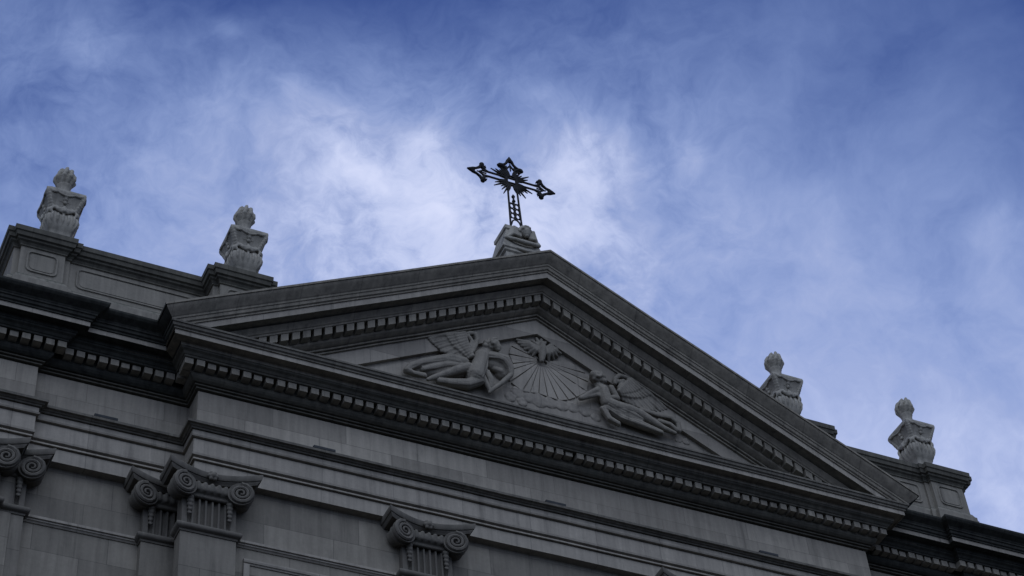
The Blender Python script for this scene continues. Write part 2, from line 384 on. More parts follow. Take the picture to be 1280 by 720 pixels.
# ------------------------------------------------------------------ church
church = tag(empty('church', (0, 0, 0)), 'grey stone baroque church front with a carved triangular pediment over ionic pilasters', 'church')
W, D1, XO, D2, XE = 8.0, 0.57, 11.16, 0.42, 15.0
PATH = [(-XE, D2), (-XO, D2), (-XO, D1), (-W, D1), (-W, 0), (W, 0), (W, D1), (XO, D1), (XO, D2), (XE, D2)]

b = MB()                                            # walls
b.box(-XE+0.3, XE-0.3, 0.75, 16.0, GZ, 21.2)
b.box(-7.9, 7.9, 0.17, 0.80, GZ, 18.2)
b.box(-XE+0.1, -11.3, 0.55, 0.80, GZ, 18.2); b.box(11.3, XE-0.1, 0.55, 0.80, GZ, 18.2)
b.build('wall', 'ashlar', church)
b = MB()                                            # gable roof behind the pediment
b.add([(-9.2, 0.6, 20.9), (9.2, 0.6, 20.9), (0, 0.6, 25.8), (-9.2, 16, 20.9), (9.2, 16, 20.9), (0, 16, 25.8)],
      [(0, 1, 2), (3, 5, 4), (0, 2, 5, 3), (1, 4, 5, 2), (0, 3, 4, 1)])
b.build('roof', 'roof', church)

b = MB()
b.sweep([(-0.5, 17.85), (0.0, 17.85), (0.0, 18.165), (-0.03, 18.168), (-0.03, 18.188), (0.045, 18.19), (0.045, 18.225), (0.0, 18.228), (0.0, 18.25), (0.075, 18.275), (0.085, 18.32), (0.06, 18.324), (0.06, 18.685), (0.02, 18.687), (0.02, 18.702), (0.11, 18.712), (0.125, 18.745), (0.085, 18.748), (0.085, 18.762),
         (0.10, 18.765), (0.10, 18.872), (0.06, 18.874), (0.06, 18.89), (0.13, 18.893), (0.14, 18.92), (0.17, 18.928), (0.19, 18.95), (0.24, 18.955), (0.25, 19.005), (0.0, 19.03), (-0.5, 19.03)], PATH, jitter=True)
paint(b.build('architrave', 'arch', church), 'stain_shade', lambda c, n: c.z > 18.876)
b = MB()
b.sweep([(-0.5, 19.028), (0.0, 19.028), (0.0, 20.0), (-0.5, 20.0)], PATH)
b.build('frieze', 'frieze', church)
b = MB()
b.sweep([(-0.5, 20.002), (-0.035, 20.002), (-0.035, 20.028), (0.055, 20.03), (0.06, 20.058), (0.015, 20.06), (0.015, 20.078), (0.10, 20.08), (0.105, 20.104), (0.06, 20.106), (0.06, 20.12), (0.14, 20.125), (0.19, 20.16), (0.225, 20.205), (0.235, 20.25), (0.235, 20.262),
         (0.205, 20.264), (0.205, 20.452), (0.44, 20.454), (0.45, 20.49), (0.47, 20.50), (0.50, 20.545), (0.55, 20.575), (0.56, 20.61), (-0.5, 20.61)], PATH, jitter=True)
paint(b.build('bed_moulding', 'soot_shade', church), 'crust', lambda c, n: abs(c.x) > 8.7 and c.z > 20.12)  # shade under the corona is put into the dark stone tone
b = MB()
b.sweep([(-0.5, 20.611), (0.575, 20.611), (0.58, 20.70), (0.735, 20.70), (0.735, 20.685), (0.77, 20.685), (0.77, 20.802), (0.80, 20.806), (0.80, 20.84), (0.835, 20.86), (0.85, 20.915), (0.875, 20.925), (0.88, 20.965), (0.0, 21.06), (-0.5, 21.06)], PATH, jitter=True)
co_ = smooth_by_angle(b.build('corona', 'cornice', church), 25)
paint(co_, 'arch', lambda c, n: 20.69 < c.z < 20.80 and abs(n.z) < 0.2 and n.y < -0.5)
paint(co_, 'stain_shade', lambda c, n: c.z > 20.81 and n.z < 0.5)
paint(co_, 'crust', lambda c, n: (n.x < -0.3 and -9.2 < c.x < -8.0) or (abs(c.x) > 8.95 and not (20.69 < c.z < 20.80 and n.y < -0.5)))
# crowning cyma of the side bays (the middle bay wears the raking cyma instead)
CY = [(0.5, 21.0), (0.86, 20.968), (0.885, 20.97), (0.90, 21.0), (0.96, 21.035), (1.03, 21.075), (1.06, 21.11), (1.07, 21.125), (1.08, 21.165), (0.5, 21.22)]
for path in ([(-XE, D2), (-XO, D2), (-XO, D1), (-8.9, D1)], [(8.9, D1), (XO, D1), (XO, D2), (XE, D2)]):
    b = MB(); b.sweep(CY, path, jitter=True); b.build('cyma_moulding', 'crust', church)

# dentils
b = MB()
DW = 0.168
def dentils(x0, x1, y, pitch=0.2459):
    n = int(round((x1-x0-DW)/pitch)); st = (x1-x0-DW)/n
    for i in range(n+1):
        x = x0 + i*st
        worn = random.random() < 0.09
        b.box(x+random.uniform(-.006, .006), x+DW+random.uniform(-.008, .004), y-0.42+random.uniform(-.004, .012)+(0.03 if worn else 0), y-0.19, 20.296+random.uniform(-.006, .008)+(random.uniform(.01, .04) if worn else 0), 20.449)
dentils(-W-0.42, W+0.42, 0.0)
dentils(-XO+0.44, -W-0.46, D1); dentils(W+0.46, XO-0.44, D1)
dentils(-XE, -XO+0.42, D2); dentils(XO-0.42, XE, D2)
for sx in (-1, 1):
    for k in range(2):
        y0 = -0.42 + 0.2459*(k+1); xa, xb = sorted((sx*(W+0.19), sx*(W+0.42)))
        b.box(xa, xb, y0, y0+DW, 20.296, 20.449)
b.build('dentil_course', 'dentil', church)

# ------------------------------------------------------------------ pediment
SL = 0.534
def rake(prof, name, mat, mit=True):
    """prof (p, z at the ridge); cut where it meets the horizontal cornice"""
    NS = 7; JT = [(random.uniform(-.005, .005), random.uniform(-.006, .006)) for k in range(2*NS+1)]
    vs = []; fs = []; m = len(prof)
    for p, z in prof:
        xm = 8.0 + p if mit else min(8.0+p, (z-20.93)/SL)
        zs = z - SL*xm
        row = []
        for k in range(2*NS+1):
            t = (k-NS)/NS; jx = JT[k] if 0 < k < 2*NS and k != NS else (0, 0)
            row.append((xm*t, -p+jx[0], z-SL*abs(xm*t)+jx[1]))
        vs += row
    w_ = 2*NS+1
    for j in range(m-1):
        for k in range(2*NS):
            fs.append((j*w_+k, j*w_+k+1, (j+1)*w_+k+1, (j+1)*w_+k))
    if mit:                                        # the moulding turns the corner and runs back
        b0 = len(vs)
        for sx in (0, 2*NS):
            base = len(vs)
            for j in range(m): x, y, z = vs[j*w_+sx]; vs.append((x, 1.2, z))
            for j in range(m-1): fs.append((j*w_+sx, (j+1)*w_+sx, base+j+1, base+j))
    o = smooth_by_angle(mesh_obj(name, vs, fs, mat, church), 25)
    if mit:
        paint(o, 'arch', lambda c, n: n.y < -0.85 and 25.37 < c.z + SL*abs(c.x) < 25.54)
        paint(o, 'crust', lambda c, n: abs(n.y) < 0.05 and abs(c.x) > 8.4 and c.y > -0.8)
    return o
FIXN['raking_bed_moulding'] = False
rake([(-0.3, 24.665), (-0.03, 24.665), (-0.03, 24.69), (0.05, 24.695), (0.055, 24.73), (0.01, 24.733), (0.01, 24.755), (0.095, 24.76), (0.10, 24.80), (0.06, 24.803), (0.06, 24.815), (0.12, 24.82), (0.17, 24.85), (0.22, 24.885), (0.24, 24.93), (0.205, 24.935), (0.205, 25.155),
      (0.44, 25.157), (0.445, 25.20), (0.47, 25.215), (0.49, 25.26), (0.53, 25.30), (0.55, 25.345), (0.4, 25.36)], 'raking_bed_moulding', 'cornice', False)
rake([(0.45, 25.392), (0.73, 25.392), (0.73, 25.372), (0.77, 25.372), (0.77, 25.535), (0.80, 25.54), (0.80, 25.58), (0.835, 25.60), (0.85, 25.67), (0.87, 25.68), (0.88, 25.725), (0.895, 25.735),
      (0.91, 25.755), (0.955, 25.81), (1.01, 25.875), (1.045, 25.93), (1.05, 25.955), (1.075, 25.958), (1.08, 26.01), (1.05, 26.03), (-2.0, 26.04)], 'raking_cornice', 'cornice')
b = MB()
for sx in (-1, 1):                                  # raking dentils, upright sided
    i = 0
    while True:
        x = 0.04 + i*0.2473 + random.uniform(-.006, .006); i += 1
        if x > 7.6: break
        x1 = x + DW; zt = 25.152; dz = 0.205 + random.uniform(-.012, .006)
        P = [(sx*x, zt-SL*x-dz), (sx*x1, zt-SL*x1-dz), (sx*x1, zt-SL*x1), (sx*x, zt-SL*x)]
        if P[1][1] < 20.75: break
        b.prism(P, -0.42, -0.19)
b.build('dentil_course', 'dentil', church)
# tympanum: plain border band round a sunk field
tymp = MB()
def tri(zap, zb): return [(-(zap-zb)/SL, zb), ((zap-zb)/SL, zb), (0, zap)]
o_, i_ = tri(24.75, 20.7), tri(24.255, 20.95)
tymp.add([(x, 0.0, z) for x, z in o_] + [(x, 0.0, z) for x, z in i_] + [(x, 0.10, z) for x, z in i_],
         [(0, 1, 4, 3), (1, 2, 5, 4), (2, 0, 3, 5), (3, 4, 7, 6), (4, 5, 8, 7), (5, 3, 6, 8), (6, 7, 8)])
ty = tymp.build('tympanum', 'tymp', church)

# ---- carved relief in the tympanum
LA_BODY = [[(-1.44, 23.18, 0.11), (-1.54, 22.96, 0.18), (-1.62, 22.66, 0.19), (-1.73, 22.34, 0.21)], [(-1.41, 23.07, 0.09), (-1.3, 23.26, 0.09)], [(-1.9, 22.53, 0.13), (-2.16, 22.37, 0.115), (-2.46, 22.16, 0.09), (-2.76, 21.95, 0.07), (-2.89, 21.86, 0.045)], [(-0.83, 22.65, 0.065), (-1.11, 22.29, 0.06), (-1.35, 22.03, 0.05), (-1.41, 21.94, 0.035)], [(-1.54, 22.38, 0.07), (-1.45, 22.16, 0.06), (-1.39, 21.99, 0.045)]]
LA_ROBE = [[(-1.49, 23.05, 0.13), (-1.59, 22.7, 0.18), (-1.74, 22.29, 0.2)], [(-1.39, 23.05, 0.12), (-1.15, 23.06, 0.14), (-0.96, 23.02, 0.16), (-0.84, 22.82, 0.11), (-0.83, 22.67, 0.07)], [(-1.63, 22.23, 0.13), (-1.95, 22.01, 0.13), (-2.32, 21.94, 0.1), (-2.62, 21.92, 0.07)], [(-1.95, 22.68, 0.11), (-2.3, 22.69, 0.11), (-2.69, 22.49, 0.11), (-3.04, 22.3, 0.1), (-3.28, 22.13, 0.09), (-3.38, 21.98, 0.08), (-3.21, 21.94, 0.06), (-2.95, 21.96, 0.06)], [(-2.01, 22.56, 0.08), (-2.4, 22.46, 0.08), (-2.74, 22.28, 0.08), (-2.99, 22.13, 0.06)], [(-1.45, 22.52, 0.1), (-1.35, 22.32, 0.09), (-1.36, 22.1, 0.05)]]
RA_BODY = [[(1.39, 23.03, 0.08), (1.52, 22.89, 0.15), (1.58, 22.55, 0.15), (1.8, 22.47, 0.17), (2.1, 22.46, 0.17)], [(1.4, 23.08, 0.07), (1.33, 23.23, 0.125)], [(1.48, 23.3, 0.1), (1.39, 23.37, 0.07)], [(2.15, 22.48, 0.15), (2.41, 22.43, 0.14), (2.69, 22.32, 0.11), (3.0, 22.2, 0.075), (3.29, 22.14, 0.05)], [(1.74, 23.04, 0.09), (1.87, 22.76, 0.075), (1.39, 22.71, 0.05), (1.35, 22.87, 0.035)], [(1.44, 22.94, 0.08), (0.9, 22.48, 0.065), (1.33, 22.71, 0.05)]]
RA_ROBE = [[(1.56, 22.4, 0.1), (1.91, 22.21, 0.1), (2.41, 22.14, 0.1), (2.94, 22.06, 0.06)], [(1.79, 22.42, 0.16), (2.13, 22.35, 0.15), (2.44, 22.32, 0.1)], [(1.46, 22.36, 0.07), (1.59, 22.09, 0.07), (1.82, 21.99, 0.06)], [(2.48, 22.62, 0.06), (2.89, 22.58, 0.06), (3.25, 22.61, 0.06), (3.42, 22.49, 0.06), (3.43, 22.25, 0.05)], [(2.91, 22.41, 0.06), (3.2, 22.38, 0.06), (3.37, 22.26, 0.05)]]
CLOUD = [(-0.81, 22.13, 0.16), (-0.6, 22.33, 0.2), (-0.35, 22.27, 0.2), (-0.09, 22.25, 0.24), (0.19, 22.27, 0.2), (0.47, 22.28, 0.2), (0.76, 22.3, 0.18), (1.06, 22.27, 0.18), (1.33, 22.16, 0.14), (-0.52, 22.07, 0.15), (-0.22, 22.52, 0.12), (1.01, 23.1, 0.2), (0.86, 22.91, 0.15), (1.16, 22.86, 0.12), (3.66, 22.13, 0.12), (3.45, 22.11, 0.1)]
LW_TIPS = [(-2.77, 23.16), (-2.7, 23.07), (-2.59, 22.98), (-2.48, 22.87), (-2.34, 22.87), (-2.21, 22.84), (-2.08, 22.78), (-1.96, 22.75)]
LW_ROOT = [(-1.93, 23.52), (-1.92, 23.42), (-1.91, 23.33), (-1.89, 23.23), (-1.86, 23.15), (-1.84, 23.05), (-1.81, 22.97), (-1.78, 22.88)]
LW_COV = [[(-1.89, 23.53, 0.05), (-1.77, 23.6, 0.06), (-1.65, 23.61, 0.06), (-1.62, 23.45, 0.06), (-1.68, 23.23, 0.06), (-1.75, 23.04, 0.05)], [(-1.82, 23.48, 0.05), (-1.75, 23.36, 0.05), (-1.8, 23.14, 0.05)]]
RW_TIPS = [(3.19, 22.91), (3.05, 22.82), (2.87, 22.74), (2.7, 22.72), (2.53, 22.71), (2.37, 22.74), (2.21, 22.79), (2.07, 22.84)]
RW_ROOT = [(2.3, 23.46), (2.22, 23.39), (2.17, 23.32), (2.12, 23.25), (2.07, 23.19), (2.02, 23.12), (1.97, 23.06), (1.92, 22.99)]
RW_COV = [[(1.87, 23.23, 0.05), (1.89, 23.38, 0.06), (2.01, 23.52, 0.06), (2.18, 23.52, 0.06), (2.34, 23.45, 0.05)], [(1.96, 23.3, 0.06), (2.1, 23.37, 0.06), (1.96, 23.13, 0.05)]]
DOVE = [[(0.11, 23.97, 0.05), (0.07, 23.75, 0.09), (0.05, 23.54, 0.08), (0.02, 23.38, 0.05)]]
DOVE_WL = [[(-0.03, 23.77), (-0.52, 23.93)], [(-0.03, 23.77), (-0.49, 23.84)], [(-0.03, 23.77), (-0.42, 23.77)], [(-0.03, 23.77), (-0.34, 23.69)], [(-0.03, 23.77), (-0.25, 23.6)], [(-0.03, 23.77), (-0.15, 23.55)]]
DOVE_WR = [[(0.18, 23.79), (0.43, 24.1)], [(0.18, 23.79), (0.54, 23.98)], [(0.18, 23.79), (0.59, 23.87)], [(0.18, 23.79), (0.5, 23.74)], [(0.18, 23.79), (0.39, 23.63)], [(0.18, 23.79), (0.25, 23.53)]]
DOVE_T = [[(0.08, 23.85), (-0.11, 24.05)], [(0.08, 23.85), (0.01, 24.16)], [(0.08, 23.85), (0.13, 24.18)], [(0.08, 23.85), (0.25, 24.14)]]
RAYS = [(-0.36, 23.94), (-0.68, 23.7), (-0.75, 23.43), (-0.67, 23.16), (-0.91, 22.84), (-0.78, 22.57), (-0.5, 22.37), (-0.31, 22.4), (-0.09, 22.44), (0.13, 22.41), (0.4, 22.38), (0.66, 22.48), (0.87, 22.62), (1.17, 22.88), (1.24, 23.2), (1.23, 23.45), (0.8, 23.71)]
RAYC = [(0.05, 23.47)]
RECESS_L = [(-4.33, 21.87)]
def ch3(chs, y=-0.02): return [[(x, y, z, r) for x, z, r in c] for c in chs]
def lerp_list(L_, n):
    out = []
    for i in range(n):
        t = i*(len(L_)-1)/(n-1); k = min(int(t), len(L_)-2); f = t-k
        out.append(tuple(a_+(b_-a_)*f for a_, b_ in zip(L_[k], L_[k+1])))
    return out
def shade_wing(root, tips, y, name, parent, cov):
    """a spread wing: long flight feathers, two rows of coverts over them and a thick leading edge"""
    chains = []
    n = 13
    for i, ((rx, rz), (tx, tz)) in enumerate(zip(lerp_list(root, n), lerp_list(tips, n))):
        k = 6; pts = []
        for q in range(k+1):
            t = q/k
            pts.append((rx+(tx-rx)*t, y - 0.06 + 0.04*t + 0.012*(i % 2), rz+(tz-rz)*t + 0.03*math.sin(t*3.14), 0.058 - 0.018*t))
        chains.append(pts)
    for row, (a0, a1) in enumerate(((0.0, 0.52), (0.0, 0.30))):
        for (rx, rz), (tx, tz) in zip(lerp_list(root, 10), lerp_list(tips, 10)):
            P0 = (rx+(tx-rx)*a0, y-0.09-0.03*row, rz+(tz-rz)*a0, 0.055); P1 = (rx+(tx-rx)*a1, y-0.085-0.03*row, rz+(tz-rz)*a1, 0.036)
            chains.append([P0, P1])
    chains += [[(x, y-0.09, z, r) for x, z, r in c] for c in cov]
    (rx, rz), (tx, tz) = root[0], tips[0]
    chains.append([(rx, y-0.08, rz, 0.06), ((rx+tx)/2, y-0.08, (rz+tz)/2+0.05, 0.05), (tx, y-0.02, tz+0.02, 0.035)])
    return blob_mesh(name, chains, 'carve', parent, voxel=0.015, smooth_it=1)
def folds(chs, y, n=3, seed=1):
    """drapery: ridges that run along the cloth"""
    rn = random.Random(seed); out = ch3(chs, y)
    for c in chs:
        if len(c) < 2: continue
        for j in range(n):
            s = (j-(n-1)/2)/max(1, (n-1)/2)*0.62
            pts = []
            for i, (x, z, r) in enumerate(c):
                a_, b_ = c[max(i-1, 0)], c[min(i+1, len(c)-1)]
                dx, dz = b_[0]-a_[0], b_[1]-a_[1]; l = math.hypot(dx, dz) or 1
                k = s + rn.uniform(-.15, .15)
                pts.append((x-dz/l*r*k, y-r*0.86*math.sqrt(max(0.1, 1-k*k)), z+dx/l*r*k, max(0.022, r*0.20)))
            out.append(pts)
    return out
def head(x, z, y, r, look, hair):
    """skull, face with brow, nose and chin towards look, curls of hair away from it"""
    lx, lz = look
    out = [[(x, y, z, r)], [(x+lx*r*0.45, y-0.02, z+lz*r*0.45-r*0.2, r*0.74)], [(x+lx*r*0.95, y-0.05, z+lz*r*0.95-0.02, r*0.22)], [(x+lx*r*0.6, y-0.05, z+lz*r*0.6-r*0.72, r*0.34)]]
    for k in range(11):
        a_ = math.atan2(-lz, -lx) + (k-5)*0.28
        out.append([(x+math.cos(a_)*r*0.98, y-0.03, z+math.sin(a_)*r*0.98, r*0.34)])
        if k % 2: out.append([(x+math.cos(a_)*r*0.68, y-0.11, z+math.sin(a_)*r*0.68, r*0.30)])
    for dx, dz, rr in hair: out.append([(x+dx, y-0.03, z+dz, rr)])
    return out
la = empty('angel_relief', (0, 0, 0), church); la['label'] = 'kneeling winged angel leaning down with billowing robe'
blob_mesh('body', ch3(LA_BODY, -0.07) + head(-1.23, 23.36, -0.14, 0.155, (0.8, -0.45), [(-0.20, -0.02, 0.08), (-0.24, -0.12, 0.07)]), 'carve', la, 0.017, smooth_it=1)
blob_mesh('robe', [[(-2.0, 0.09, 22.5, 0.19), (-2.4, 0.1, 22.35, 0.19), (-2.8, 0.11, 22.22, 0.18), (-3.15, 0.12, 22.12, 0.13)], [(-1.28, 0.08, 22.92, 0.17), (-1.02, 0.09, 22.92, 0.19), (-1.0, 0.1, 22.72, 0.17)], [(-1.18, 0.02, 22.78, 0.08), (-1.05, -0.01, 22.72, 0.08), (-1.0, 0.0, 22.83, 0.06)]] + folds([[(-2.1, 22.62, 0.1), (-2.5, 22.58, 0.1), (-2.9, 22.38, 0.09), (-3.2, 22.2, 0.07)]] + LA_ROBE, -0.05, 5, 2), 'carve', la, 0.014, smooth_it=1)
shade_wing(LW_ROOT, LW_TIPS, 0.0, 'wing', la, LW_COV)
ra = empty('angel_relief', (0, 0, 0), church); ra['label'] = 'praying winged angel stretched out with raised face'
blob_mesh('body', ch3(RA_BODY, -0.07) + head(1.33, 23.24, -0.13, 0.145, (-0.75, 0.5), [(0.18, 0.0, 0.08), (0.2, -0.12, 0.07)]), 'carve', ra, 0.017, smooth_it=1)
blob_mesh('robe', folds(RA_ROBE + [[(1.5, 22.75, 0.12), (1.62, 22.5, 0.15), (1.95, 22.42, 0.17), (2.25, 22.44, 0.14)]], -0.04, 4, 5), 'carve', ra, 0.014, smooth_it=1)
shade_wing(RW_ROOT, RW_TIPS, 0.02, 'wing', ra, RW_COV)
dv = [[(x, -0.03, z, r*1.1) for x, z, r in DOVE[0]]]
for c in DOVE_WL + DOVE_WR: dv.append([(c[0][0], 0.0, c[0][1], 0.075), ((c[0][0]+c[1][0])/2, -0.03, (c[0][1]+c[1][1])/2, 0.06), (c[1][0], 0.05, c[1][1], 0.035)])
for c in DOVE_T: dv.append([(c[0][0], 0.03, c[0][1], 0.06), (c[1][0], 0.07, c[1][1], 0.04)])
blob_mesh('dove_relief', dv, 'carve', church, 0.017, smooth_it=1)
for sel in (lambda x, z: x < 1.6 and z < 22.6, lambda x, z: x < 1.6 and z >= 22.6, lambda x, z: x >= 1.6):
    cl = [(x, z, r) for x, z, r in CLOUD if sel(x, z)]
    blob_mesh('cloud_relief', [[(x, 0.115, z, r)] for x, z, r in cl] + [[(x+r*0.5*math.cos(k*1.3+x*9), 0.085, z+r*0.45*math.sin(k*1.3+x*9), r*0.42)] for x, z, r in cl for k in range(4)], 'tymp', church, 0.016, sy=0.26, smooth_it=1)
# fan of rays: ridged wedges with open grooves between
b = MB(); cx, cz = RAYC[0]
cx2, cz2 = cx, cz
for (ax, az), (bx, bz) in zip(RAYS, RAYS[1:]+RAYS[:1]):
    if (ax, az) == RAYS[-1]: continue
    def lim(x, z):                                 # stop short of the sunk field's border
        for k in range(40):
            if z < 24.20 - SL*abs(x): break
            x = cx + (x-cx)*0.95; z = cz + (z-cz)*0.95
        return x, z
    A0 = Vector((ax-cx, 0, az-cz)); B0 = Vector((bx-cx, 0, bz-cz))
    A = A0.lerp(B0, 0.07); B_ = A0.lerp(B0, 0.93)
    ln_ = 1.0
    (ax_, az_), (bx_, bz_) = lim(cx+A.x*ln_, cz+A.z*ln_), lim(cx+B_.x*ln_, cz+B_.z*ln_)
    s0 = 0.13
    p = [(cx+A.x*s0, cz+A.z*s0), (ax_, az_), (bx_, bz_), (cx+B_.x*s0, cz+B_.z*s0)]
    mid0 = ((p[0][0]+p[3][0])/2, (p[0][1]+p[3][1])/2); mid1 = ((p[1][0]+p[2][0])/2, (p[1][1]+p[2][1])/2)
    b.add([(p[0][0], .098, p[0][1]), (p[1][0], .098, p[1][1]), (p[2][0], .098, p[2][1]), (p[3][0], .098, p[3][1]),
           (p[0][0], .05, p[0][1]), (p[1][0], .065, p[1][1]), (p[2][0], .065, p[2][1]), (p[3][0], .05, p[3][1]),
           (mid0[0], .046, mid0[1]), (mid1[0], .062, mid1[1])],
          [(0, 1, 5, 4), (4, 5, 9, 8), (8, 9, 6, 7), (7, 6, 2, 3), (1, 2, 6, 9, 5), (0, 4, 8, 7, 3)])
b.build('ray_fan', 'tymp', church)

# ------------------------------------------------------------------ parapet and pedestals
PP = [(-0.3, 20.9), (0.11, 20.9), (0.11, 22.22), (0.08, 22.25), (0.05, 22.33), (0.03, 22.36), (0.0, 22.40), (0.0, 23.18), (0.03, 23.19), (0.03, 23.22), (0.06, 23.27), (0.10, 23.30), (0.11, 23.34), (0.15, 23.36), (0.17, 23.45), (0.195, 23.47), (0.20, 23.595), (0.17, 23.61), (-0.3, 23.66)]
def frame(x0, x1, z0, z1, y, parent, name='panel', r=0.10, t=0.032):
    pts = []
    for cx_, cz_, a0 in ((x1-r, z1-r, 0), (x0+r, z1-r, 90), (x0+r, z0+r, 180), (x1-r, z0+r, 270)):
        for k in range(5):
            a = R(a0 + k*22.5); pts.append((cx_+r*math.cos(a), y, cz_+r*math.sin(a)))
    q = MB(); q.tube(pts, t, 6, closed=True)
    n = len(pts)
    q.prism([(x*0.0+x, z) for x, _, z in [(p[0]-math.copysign(0.055, p[0]-(x0+x1)/2), 0, p[2]-math.copysign(0.055, p[2]-(z0+z1)/2)) for p in pts]], y-0.012, y+0.02)
    return smooth_by_angle(q.build(name, 'parapet', parent), 50)
for x0, x1 in ((-11.0, -7.6), (7.6, 11.0)):
    b = MB(); b.sweep(PP, [(x0, 0.52), (x1, 0.52)], jitter=True)
    pa = b.build('parapet', 'parapet', church); paint(pa, 'soot_shade', lambda c, n: c.z > 23.2)
    q0, q1 = (x0+0.42, x1-0.25) if x0 < 0 else (x0+0.25, x1-0.42)
    frame(q0, q1, 22.52, 23.06, 0.52, pa)
PED = {}
for cx_, yf, yr, back in ((-11.365, 0.37, 0.47, 2.6), (11.365, 0.37, 0.47, 2.6), (-7.165, -0.01, 0.09, 1.4), (7.165, -0.01, 0.09, 1.4)):
    h = 0.465; rr = h+0.13
    b = MB(); b.sweep(PP, [(cx_-rr, back), (cx_-rr, yr), (cx_-h, yr), (cx_-h, yf), (cx_+h, yf), (cx_+h, yr), (cx_+rr, yr), (cx_+rr, back)])
    b.box(cx_-rr+0.2, cx_+rr-0.2, yf+0.15, back-0.1, 23.3, 23.645)
    pe = b.build('urn_pedestal', 'parapet', church); paint(pe, 'soot_shade', lambda c, n: c.z > 23.2)
    frame(cx_-0.31, cx_+0.31, 22.52, 23.07, yf, pe)
    PED[cx_] = yf

# ------------------------------------------------------------------ pilasters, capitals, wall bands
PIL = [(-7.66, 0.0), (-3.10, 0.0), (3.10, 0.0), (7.66, 0.0), (-8.25, D1), (8.25, D1), (-12.14, D2), (12.14, D2), (-11.61, D1), (11.61, D1)]
PWH = 0.555
for x, y in PIL:
    b = MB(); b.box(x-PWH, x+PWH, y, y+0.35 if y < 0.5 else y+0.3, GZ+1.2, 16.40)
    b.box(x-PWH-0.1, x+PWH+0.1, y-0.1, y+0.3, GZ, GZ+1.2)
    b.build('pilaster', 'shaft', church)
def spiral(c, ax_u, ax_v, nrm, r0, turns, seg=14):
    pts = []; rad = []
    n = int(turns*seg)
    for i in range(n+1):
        t = i/n; a = math.pi*0.5 + t*turns*2*math.pi; r = r0*(1-t)**1.1*0.95 + 0.032
        pts.append(c + (ax_u*math.cos(a) + ax_v*math.sin(a))*r + nrm*(0.02+0.03*t)); rad.append(0.034*(1-t) + 0.017)
    return pts, rad
def capital():
    root = empty('ionic_capital', (0, 0, 0), church)
    q = MB()                                        # fluted neck and astragal
    prof = [(-PWH+0.015, 0.0)]
    n = 7; wf = 2*(PWH-0.10)/n
    for i in range(n):
        x0 = -PWH+0.10+i*wf
        for k in range(7):
            a = math.pi*k/6; prof.append((x0+wf*0.5-wf*0.36*math.cos(a), 0.075*math.sin(a)))
    prof += [(PWH-0.015, 0.0), (PWH-0.015, 0.32), (-PWH+0.015, 0.32)]
    m = len(prof)
    q.add([(x, y, 16.60) for x, y in prof] + [(x, y, 17.27) for x, y in prof], [(i, (i+1) % m, m+(i+1) % m, m+i) for i in range(m)])
    q.build('fluted_neck', 'capital', root)
    q = MB(); q.sweep([(-0.2, 16.401), (0.02, 16.401), (0.03, 16.44), (0.075, 16.46), (0.10, 16.50), (0.10, 16.54), (0.075, 16.57), (0.03, 16.58), (0.02, 16.605), (-0.2, 16.605)],
                      [(-PWH, 0.32), (-PWH, 0.0), (PWH, 0.0), (PWH, 0.32)])
    smooth_by_angle(q.build('astragal', 'capital', root), 50)
    # echinus with egg forms between the volutes
    ch = [[(-0.36, -0.03, 17.45, 0.13), (0.36, -0.03, 17.45, 0.13)]]
    for i in range(5):
        x = -0.28 + i*0.14; ch.append([(x, -0.13, 17.52, 0.05), (x, -0.11, 17.40, 0.055)])
    ch.append([(-0.4, -0.02, 17.29, 0.045), (0.4, -0.02, 17.29, 0.045)])
    blob_mesh('echinus', ch, 'capital', root, 0.018, smooth_it=1)
    for sx in (-1, 1):
        c = Vector((sx*0.565, -0.20, 17.41)); nrm = Vector((-sx*0.22, -0.975, 0)).normalized(); u = Vector((-nrm.y, nrm.x, 0))*(-sx); v_ = Vector((0, 0, 1))
        q = MB()
        pts, rad = spiral(c, u, v_, nrm, 0.215, 2.6); q.tube(pts, rad, 7)
        # drum behind the spiral, waisted with ribs on its side
        ring = []
        for d, r in ((-0.02, 0.19), (0.015, 0.245), (0.015, 0.262), (-0.03, 0.265), (-0.06, 0.225), (-0.10, 0.21), (-0.12, 0.24), (-0.17, 0.24), (-0.19, 0.21), (-0.34, 0.20)):
            ring.append([c + nrm*d + (u*math.cos(a)+v_*math.sin(a))*r for a in [2*math.pi*k/24 for k in range(24)]])
        base = len(q.v)
        for rg in ring: q.v += [tuple(p) for p in rg]
        for i in range(len(ring)-1):
            for k in range(24): q.f.append((base+i*24+k, base+i*24+(k+1) % 24, base+(i+1)*24+(k+1) % 24, base+(i+1)*24+k))
        q.f.append(tuple(base+k for k in range(24)))
        smooth_by_angle(q.build('volute', 'capital', root), 40)
        # hanging husk garland
        ch = []
        for k in range(5):
            z = 17.22 - k*0.095; r = 0.062 - k*0.008
            ch += [[(sx*0.40-0.03, -0.04, z, r*0.8)], [(sx*0.40+0.03, -0.04, z, r*0.8)], [(sx*0.40, -0.06, z-0.03, r)]]
        blob_mesh('garland', ch, 'capital', root, 0.016, smooth_it=1)
    # concave abacus with moulded edge
    q = MB()
    def front(off):
        pts = []
        for k in range(17):
            t = -1+2*k/16; pts.append((t*(0.93-0.06*off/0.08), -(0.12 + 0.28*abs(t)**1.8) + off))
        return pts
    lay = [(17.645, 0.10), (17.665, 0.09), (17.70, 0.05), (17.72, 0.045), (17.722, 0.02), (17.75, 0.0), (17.83, -0.01), (17.848, 0.0)]
    base = 0
    for z, off in lay:
        f = front(off); pts = f + [(f[-1][0], 0.3), (f[0][0], 0.3)]
        q.v += [(x, y, z) for x, y in pts]
    m = 19
    for i in range(len(lay)-1):
        for k in range(m): q.f.append((i*m+k, i*m+(k+1) % m, (i+1)*m+(k+1) % m, (i+1)*m+k))
